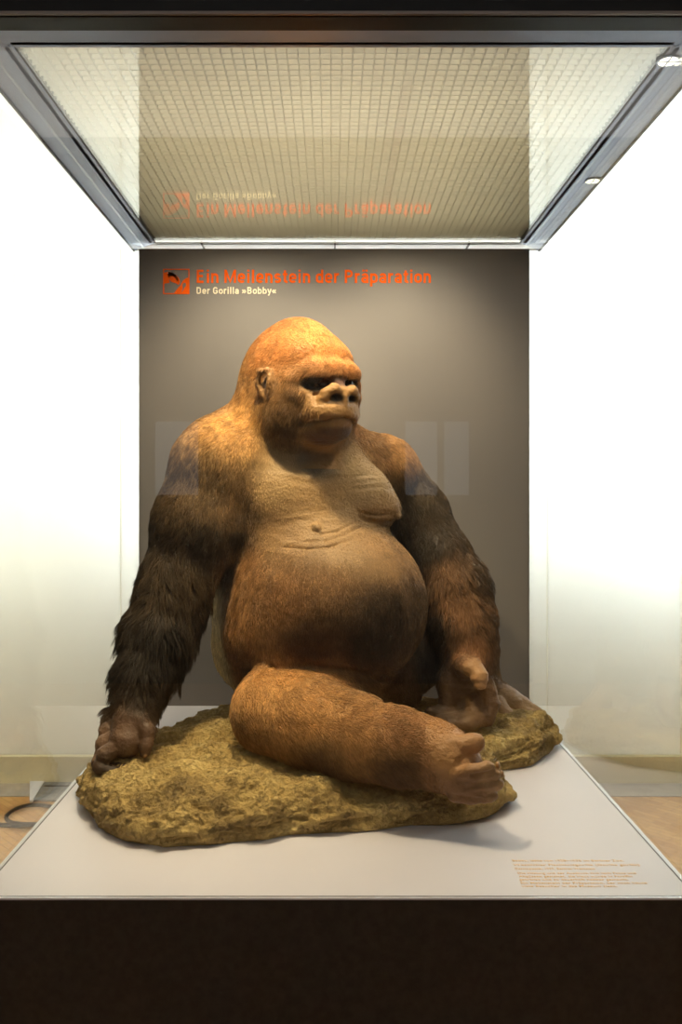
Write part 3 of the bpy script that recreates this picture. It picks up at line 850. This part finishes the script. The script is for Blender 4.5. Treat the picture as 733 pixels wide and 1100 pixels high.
# nipples
def on_surface(px, py, y0=2.0, y1=2.9):
    for Y in np.arange(y0, y1, hb*0.7):
        p = P(px, py, Y); i = ((p-B.lo)/hb).astype(int)
        if (i >= 0).all() and all(i[k] < B.n[k] for k in range(3)) and B.F[tuple(i)] < 0: return p, Y
    return None, None
for px, py in ((340,566), (427,553)):
    p, Y = on_surface(px, py)
    if p is not None:
        B.ell(p, (.012,.012,.010), k=.010); B.cone(p, p+np.array([.004,-.010,-.003]), .0055, .0045, k=.005)
# skin folds under the breasts (grooves laid on the surface)
def groove(pts, r, k=.008, y0=2.0):
    q = []
    for px, py in pts:
        p, Y = on_surface(px, py, y0)
        if p is not None: q.append((p, r))
    if len(q) > 1: B.chain(q, k, 'sub')
groove([(388,556),(398,561),(410,562),(424,559)], .004, .014)
groove([(386,560),(400,566),(416,566),(428,561)], .0022)
groove([(384,549),(396,553),(408,554),(420,552)], .0014)

groove([(346,574),(362,571),(378,563)], .0012, .008); groove([(330,582),(350,581),(370,575),(388,566)], .0010, .008)
groove([(306,588),(330,590),(354,588),(378,580)], .0008, .008)
groove([(404,728),(414,742),(413,754)], .006, .012)
groove([(262,719),(300,717),(340,716),(380,719),(410,726),(430,736)], .010, .012)

verts, quads = B.mesh('gorilla'); del B.F
ri = np.clip(((verts[:,0]+0.78)/0.01).astype(int), 0, 169); rj = np.clip(((verts[:,1]-1.78)/0.01).astype(int), 0, 129)
rh = RH[ri, rj]
verts[:,2] = np.where((rh > .82) & (verts[:,2] < rh-.004), rh-.004, verts[:,2])
me = np_mesh('gorilla', verts, quads); nrm = normals(me)

# ---------------------------------------------------------------- what each region looks like
# (px, py, depth, reach, colour, hair length mm, hair density, comb direction)
D = (0, 0, -1)
CP = [
 (322,350,2.45,1,(196,122,48),9,1,(-.35,.35,.2)), (300,365,2.40,1,(186,118,50),9,1,(-.5,.5,-.3)), (348,372,2.36,1,(204,132,54),7,1,(-.5,.6,.7)),
 (340,375,2.55,1,(150,95,45),9,1,(0,.6,-.8)), (385,390,2.50,1,(176,108,48),8,1,(.1,.7,-.6)),
 (268,400,2.48,1,(160,112,58),10,1,(-.3,.4,-.8)), (264,440,2.50,1,(170,120,66),12,1,(-.3,.2,-.9)),
 (315,430,2.34,.7,(150,105,52),13,1,(-.5,0,-.8)), (318,452,2.32,.8,(92,64,34),20,1,(-.3,0,-.9)), (345,470,2.34,.6,(86,60,42),8,.6,D), (390,440,2.45,.7,(140,90,46),12,1,(.2,.2,-.9)),
 (342,495,2.34,.8,(104,88,74),4,.25,D), (300,475,2.40,.8,(150,118,72),8,.6,(.2,0,-.8)),
 (252,468,2.38,1,(206,148,70),13,1,(-.6,0,-.6)), (215,470,2.45,1,(150,108,60),15,1,(-.7,.1,-.6)), (190,520,2.40,1,(86,64,38),20,1,(-.4,0,-.9)),
 (215,530,2.30,1,(100,74,43),18,1,(-.3,0,-.9)), (175,570,2.38,1,(54,40,26),22,1,(-.4,0,-.9)), (215,585,2.30,1,(52,38,24),22,1,(-.3,0,-.9)), (250,540,2.34,.8,(120,86,48),15,1,(-.2,0,-.9)),
 (165,630,2.36,1,(76,58,38),32,1,(-.7,0,-.5)), (205,625,2.30,1,(78,58,35),32,1,(.3,-.1,-.9)), (215,660,2.34,1,(46,34,22),36,1,(.3,0,-.9)),
 (150,680,2.33,1,(48,37,25),42,1,(-.7,0,-.6)), (180,690,2.25,1,(40,31,22),36,1,(.1,-.2,-.9)), (195,705,2.30,1,(44,33,22),40,1,(.5,0,-.8)), (135,725,2.28,1,(46,35,24),42,1,(-.6,0,-.7)), (168,732,2.22,1,(42,32,22),32,1,(.1,-.1,-.9)),
 (152,757,2.2,.5,(56,40,27),18,.8,D), (140,790,2.15,.7,(104,74,54),2,0,D), (118,800,2.18,.7,(120,88,66),2,0,D), (125,826,2.12,.6,(58,42,32),2,0,D),
 (300,520,2.33,1,(176,138,88),5,.22,(.2,0,-1)), (340,540,2.30,1,(176,136,88),4,.15,D), (400,510,2.38,1,(182,146,102),4,.15,D), (412,545,2.36,.8,(160,124,84),4,.15,D),
 (300,575,2.30,.8,(160,120,74),5,.3,D), (370,580,2.22,1,(164,126,82),5,.35,D), (420,590,2.26,1,(156,116,72),6,.5,D),
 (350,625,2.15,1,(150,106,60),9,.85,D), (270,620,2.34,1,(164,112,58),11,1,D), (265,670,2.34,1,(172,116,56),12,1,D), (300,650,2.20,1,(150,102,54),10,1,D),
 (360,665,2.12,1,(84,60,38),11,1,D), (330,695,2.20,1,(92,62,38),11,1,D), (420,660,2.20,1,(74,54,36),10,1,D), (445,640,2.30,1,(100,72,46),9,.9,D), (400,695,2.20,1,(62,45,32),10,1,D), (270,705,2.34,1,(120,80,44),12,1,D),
 (435,710,2.45,.8,(96,66,40),9,1,D), (440,600,2.35,1,(140,102,64),8,.7,D),
 (240,640,2.55,1.2,(232,220,194),14,1,D), (238,690,2.60,1.2,(224,206,172),14,1,D), (248,600,2.50,.8,(140,116,84),14,1,D),  # silvery back hair, made paler to stand in for rim light
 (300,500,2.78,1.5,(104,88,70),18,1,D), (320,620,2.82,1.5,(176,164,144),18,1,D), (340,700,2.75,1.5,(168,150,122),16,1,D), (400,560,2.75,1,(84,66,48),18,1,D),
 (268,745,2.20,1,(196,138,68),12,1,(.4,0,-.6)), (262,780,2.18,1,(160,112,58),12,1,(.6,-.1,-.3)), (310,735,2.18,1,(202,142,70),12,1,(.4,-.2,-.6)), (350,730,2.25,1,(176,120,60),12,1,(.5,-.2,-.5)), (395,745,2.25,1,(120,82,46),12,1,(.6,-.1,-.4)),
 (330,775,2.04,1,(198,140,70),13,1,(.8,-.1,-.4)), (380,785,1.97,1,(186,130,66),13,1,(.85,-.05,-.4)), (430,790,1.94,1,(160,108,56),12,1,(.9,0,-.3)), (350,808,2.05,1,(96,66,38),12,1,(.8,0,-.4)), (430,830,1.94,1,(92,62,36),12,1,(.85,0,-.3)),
 (466,790,1.95,.6,(182,126,68),6,.35,(.9,0,-.3)), (462,825,1.93,.6,(142,94,56),8,.6,(.9,0,-.3)), (480,815,1.90,.8,(172,120,66),2,0,D), (500,805,1.90,.7,(176,124,76),2,0,D), (500,845,1.88,.8,(124,84,52),2,0,D), (530,835,1.88,.6,(158,116,74),2,0,D),
 (428,480,2.58,1,(170,120,66),14,1,(.5,0,-.8)), (445,530,2.60,1,(78,62,44),18,1,(.5,0,-.8)), (470,560,2.62,1,(66,51,36),20,1,(.5,0,-.8)), (465,590,2.56,.9,(56,43,30),20,1,(.4,0,-.9)),
 (480,620,2.52,.9,(122,84,50),26,1,(.2,0,-.9)), (505,625,2.58,1,(70,52,35),30,1,(.5,0,-.7)), (490,655,2.50,.9,(138,92,50),24,1,(.2,0,-.9)), (520,670,2.54,1,(98,68,44),26,1,(.5,0,-.8)), (470,670,2.50,.9,(50,36,26),28,1,(-.1,0,-.9)), (465,715,2.54,.8,(36,27,20),26,1,D), (508,700,2.46,.6,(146,94,50),14,.8,D),
 (485,740,2.44,.7,(94,66,42),2,0,D), (512,724,2.38,.5,(182,132,84),2,0,D), (525,755,2.42,.6,(118,82,52),2,0,D), (495,776,2.40,.7,(134,100,68),2,0,D), (470,750,2.46,.5,(80,58,42),2,0,D),
 (492,650,2.76,1,(70,52,36),16,1,D), (520,730,2.70,.8,(110,78,48),8,.5,D), (545,752,2.62,.8,(140,104,66),2,0,D), (572,764,2.6,.7,(170,128,84),2,0,D), (545,770,2.56,.7,(165,122,80),2,0,D),
 (450,700,2.66,1,(60,44,32),14,1,D),
 (250,570,2.36,.8,(66,48,32),16,1,D), (243,610,2.42,.8,(72,52,34),16,1,D), (262,555,2.32,.5,(110,82,54),8,.6,D),  # dark fur at armpit and side, partly shade put into the colour
]
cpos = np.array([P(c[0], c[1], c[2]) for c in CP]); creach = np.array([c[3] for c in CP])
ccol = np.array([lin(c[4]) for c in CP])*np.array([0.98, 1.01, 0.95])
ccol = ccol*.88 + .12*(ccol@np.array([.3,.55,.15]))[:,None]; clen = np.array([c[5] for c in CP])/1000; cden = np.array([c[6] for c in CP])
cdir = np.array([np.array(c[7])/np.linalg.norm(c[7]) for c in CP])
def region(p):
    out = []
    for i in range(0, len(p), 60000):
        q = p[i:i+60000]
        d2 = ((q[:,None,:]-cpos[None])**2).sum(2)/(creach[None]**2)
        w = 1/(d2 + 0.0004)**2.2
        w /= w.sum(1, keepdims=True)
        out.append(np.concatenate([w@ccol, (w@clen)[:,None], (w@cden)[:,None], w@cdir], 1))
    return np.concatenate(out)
def headlocal(p): return (p-H) @ R
def sm(a, b, x): t = np.clip((x-a)/(b-a), 0, 1); return t*t*(3-2*t)
def look(p):
    q = region(p)
    L = headlocal(p)
    near = (np.abs(L[:,0]) < .2) & (L[:,1] > -.16) & (np.abs(L[:,2]) < .24)
    # bare skin of the face, fading into hair at brow, cheek and throat
    face = near*sm(.085, .118, L[:,1])*sm(.028, -.004, L[:,2])*sm(.118, .066, np.abs(L[:,0]) + .15*np.maximum(-L[:,2]-.05, 0))
    fc = np.array(lin((150,112,68)))
    q[:,:3] = q[:,:3]*(1-face[:,None]) + fc*face[:,None]
    q[:,4] *= 1-face
    def blob(c, rad, col, amt, mirror=True):
        x = np.abs(L[:,0]) if mirror else L[:,0]
        d = np.sqrt(((x-c[0])/rad[0])**2 + ((L[:,1]-c[1])/rad[1])**2 + ((L[:,2]-c[2])/rad[2])**2)
        m = near*sm(1.25, .75, d)*amt
        q[:,:3] = q[:,:3]*(1-m[:,None]) + np.array(lin(col))*m[:,None]
        q[:,4] *= 1-m
    blob((.054,.155,-.006), (.042,.045,.024), (22,17,14), .97)
    blob((0,.175,.004), (.042,.05,.020), (74,46,38), .9, False)
    blob((.025,.212,-.042), (.021,.03,.012), (24,16,12), .92)
    blob((0,.155,-.142), (.068,.08,.030), (78,52,40), .92, False)
    blob((.145,.048,-.010), (.030,.038,.050), (138,102,64), .9)
    blob((.148,.052,-.006), (.022,.017,.024), (24,18,14), .95)
    mouth = near*(L[:,1] > .10)*np.exp(-((L[:,2]+.098-.6*(np.maximum(.208-L[:,1],0))*-.16)/.0042)**2)*(np.abs(L[:,0]) < .075)
    
    return q
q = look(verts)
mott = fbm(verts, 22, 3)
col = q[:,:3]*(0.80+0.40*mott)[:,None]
# skin relief: fine creases where the hair is thin, clumpy relief where it is long
bare = 1-np.clip(q[:,4]*1.3, 0, 1)
wr = verts*np.array([10., 10., 46.]); wr[:,2] += 3*vnoise(verts, 6)
disp = bare*0.0032*(1-np.abs(2*vnoise(wr, 1.0)-1)-.5) + bare*0.0016*(1-np.abs(2*vnoise(verts*np.array([1,1,1.6]), 95)-1)-.5) + bare*0.0010*(vnoise(verts, 170)-.5)
sp = verts*np.array([60., 60., 16.])
disp += (1-bare)*np.clip(q[:,3]/.03, .15, 1)*0.010*(vnoise(sp, 1.0)-.5)
v2 = verts + nrm*disp[:,None]
me.vertices.foreach_set('co', v2.astype(np.float32).ravel())
at = me.color_attributes.new('coat', 'FLOAT_COLOR', 'POINT')
at.data.foreach_set('color', np.concatenate([col, np.ones((len(col),1))], 1).astype(np.float32).ravel())
me.update()
gor = bpy.data.objects.new('gorilla', me); COL.objects.link(gor)
tag(gor, 'seated mounted gorilla with brown fur and bare chest, sitting on the ochre rock', 'gorilla')
t = NT('gorilla_skin')
b = t.n('ShaderNodeBsdfPrincipled'); b.inputs['Roughness'].default_value = 0.50; b.inputs['Specular IOR Level'].default_value = 0.35
ca = t.n('ShaderNodeVertexColor', _layer_name='coat'); t.l(ca.outputs[0], b.inputs['Base Color'])
tc = t.n('ShaderNodeTexCoord')
n1 = t.n('ShaderNodeTexNoise'); n1.inputs['Scale'].default_value = 160; n1.inputs['Detail'].default_value = 4; t.l(tc.outputs['Object'], n1.inputs['Vector'])
bp = t.n('ShaderNodeBump'); bp.inputs['Strength'].default_value = 0.7; bp.inputs['Distance'].default_value = 0.003
t.l(n1.outputs['Fac'], bp.inputs['Height']); t.l(bp.outputs[0], b.inputs['Normal']); t.l(b.outputs[0], t.out.inputs[0])
me.materials.append(t.m)

# eyes: glass eyeballs
eye_m = simple('brown_glass_eye', (38, 20, 12), 0.08)
def ico(c, r, name, m, parent):
    import bmesh
    bm = bmesh.new(); bmesh.ops.create_uvsphere(bm, u_segments=24, v_segments=14, radius=r)
    mm = bpy.data.meshes.new(name); bm.to_mesh(mm); bm.free()
    mm.polygons.foreach_set('use_smooth', [True]*len(mm.polygons))
    for v in mm.vertices: v.co = v.co + Vector(c)
    mm.materials.append(m); o = bpy.data.objects.new(name, mm); COL.objects.link(o); o.parent = parent; return o
for s in (-1, 1): ico(h(s*.052, .143, -.008), .0165, 'eye', eye_m, gor)
# nails
nail_m = simple('pale_nail', (150, 112, 74), 0.35)
def nail(px, py, Y, rad, deg):
    import bmesh
    bm = bmesh.new(); bmesh.ops.create_uvsphere(bm, u_segments=16, v_segments=10, radius=1)
    mm = bpy.data.meshes.new('nail'); bm.to_mesh(mm); bm.free()
    mm.polygons.foreach_set('use_smooth', [True]*len(mm.polygons))
    a = math.radians(deg); c = P(px, py, Y)
    for v in mm.vertices:
        x, y, z = v.co.x*rad[0], v.co.y*rad[1], v.co.z*rad[2]
        v.co = Vector((c[0] + x*math.cos(a)-z*math.sin(a), c[1]+y, c[2]+x*math.sin(a)+z*math.cos(a)))
    mm.materials.append(nail_m); o = bpy.data.objects.new('nail', mm); COL.objects.link(o); o.parent = gor
nail(516,796,1.925,(.006,.010,.010),0)
for px, py, Y in ((535,822,1.90), (539,831,1.895), (539,841,1.895), (532,850,1.90)): nail(px, py, Y, (.0055,.009,.009), 10)
nail(516,738,2.372,(.008,.005,.008),0); nail(156,811,2.128,(.007,.007,.007),10)
nail(581,766,2.64,(.008,.008,.007),-20); nail(577,770,2.625,(.006,.007,.006),-20); nail(551,773,2.565,(.007,.008,.007),-20)

# ---------------------------------------------------------------- fur
def fur(total):
    a, b_, c = v2[quads[:,0]], v2[quads[:,1]], v2[quads[:,2]]
    ar = np.linalg.norm(np.cross(b_-a, c-a), axis=1)
    cen = (v2[quads[:,0]]+v2[quads[:,2]])/2
    fq = look(cen); L = fq[:,3]
    wgt = ar*np.where(fq[:,4] < .05, 0, fq[:,4])*np.clip(.012/L, .42, 1.5)
    # fewer strands on the far side of the animal
    wgt *= np.where(nrm[quads[:,0],1] > .35, .35, 1.0)
    wgt *= np.where(cen[:,2] < .9, .3, 1)
    pr = wgt/wgt.sum()
    f = rng.choice(len(quads), total, p=pr)
    u, v = rng.random((2, total, 1))
    Q = quads[f]
    root = (v2[Q[:,0]]*(1-u)+v2[Q[:,1]]*u)*(1-v) + (v2[Q[:,3]]*(1-u)+v2[Q[:,2]]*u)*v
    nn = nrm[Q[:,0]]
    r = fq[f]
    d = r[:,5:8]
    jx = np.stack([vnoise(root+o, 26) for o in (0, 5.1, 9.7)], 1)-.5
    jy = np.stack([vnoise(root+o, 90) for o in (2, 7.1, 3.7)], 1)-.5
    d = d/np.linalg.norm(d, axis=1, keepdims=True) + .9*jx + .7*jy + .14*rng.normal(size=(total,3))
    tan = d - nn*(d*nn).sum(1, keepdims=True)
    tan /= np.linalg.norm(tan, axis=1, keepdims=True)+1e-6
    ln = r[:,3:4]*(0.55+.75*rng.random((total,1)))
    lift = (0.40 + .16*rng.random((total,1)) + 0.42*np.clip((r[:,3:4]-.022)/.02, 0, 1)*(.5+vnoise(root,30)[:,None]))
    ln = ln*(1+.30*np.clip((r[:,3:4]-.022)/.02, 0, 1))
    K = 5
    s = np.linspace(0, 1, K)[None,:,None]
    pts = root[:,None,:] + ln[:,None]*(s*tan[:,None]*(.85) + (lift[:,None]*s*(1-.45*s))*nn[:,None] + np.array([0,0,-.22])*s*s)
    pts[:,0] -= nn*0.001
    from mathutils.kdtree import KDTree
    lg_ = np.nonzero(r[:,3] > .017)[0]
    gd = lg_[::13]; kd = KDTree(len(gd))
    for i_, g_ in enumerate(gd): kd.insert(root[g_].tolist(), i_)
    kd.balance()
    near = np.array([kd.find(root[k_].tolist())[1] for k_ in lg_])
    G_ = pts[gd[near]]
    wt = (np.linspace(0, 1, K)**1.4)[None,:,None]*np.clip((r[lg_,3]-.015)/.02, 0, .55)[:,None,None]
    pts[lg_] = pts[lg_]*(1-wt) + G_*wt
    val = (0.62 + .72*rng.random((total,1)))*(.70+.60*vnoise(root, 60)[:,None])
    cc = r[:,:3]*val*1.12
    cu = bpy.data.hair_curves.new('fur'); cu.add_curves([K]*total)
    cu.attributes['position'].data.foreach_set('vector', pts.astype(np.float32).ravel())
    rad = cu.attributes.get('radius') or cu.attributes.new('radius', 'FLOAT', 'POINT')
    th = (0.00050+.00030*np.clip(ln/.03, 0, 1))
    rr = (th[:,None,:]*np.array([1, .95, .8, .55, .12])[None,:,None])
    rad.data.foreach_set('value', rr.astype(np.float32).ravel())
    ca = cu.attributes.new('coat', 'FLOAT_COLOR', 'CURVE')
    ca.data.foreach_set('color', np.concatenate([cc, np.ones((total,1))], 1).astype(np.float32).ravel())
    o = bpy.data.objects.new('fur', cu); COL.objects.link(o); o.parent = gor; o['kind'] = 'stuff'
    t = NT('fur')
    b = t.n('ShaderNodeBsdfPrincipled'); b.inputs['Roughness'].default_value = 0.55; b.inputs['Specular IOR Level'].default_value = 0.3
    at = t.n('ShaderNodeAttribute', _attribute_name='coat'); t.l(at.outputs['Color'], b.inputs['Base Color']); t.l(b.outputs[0], t.out.inputs[0])
    cu.materials.append(t.m)
fur(280000 if FINE else 120000)
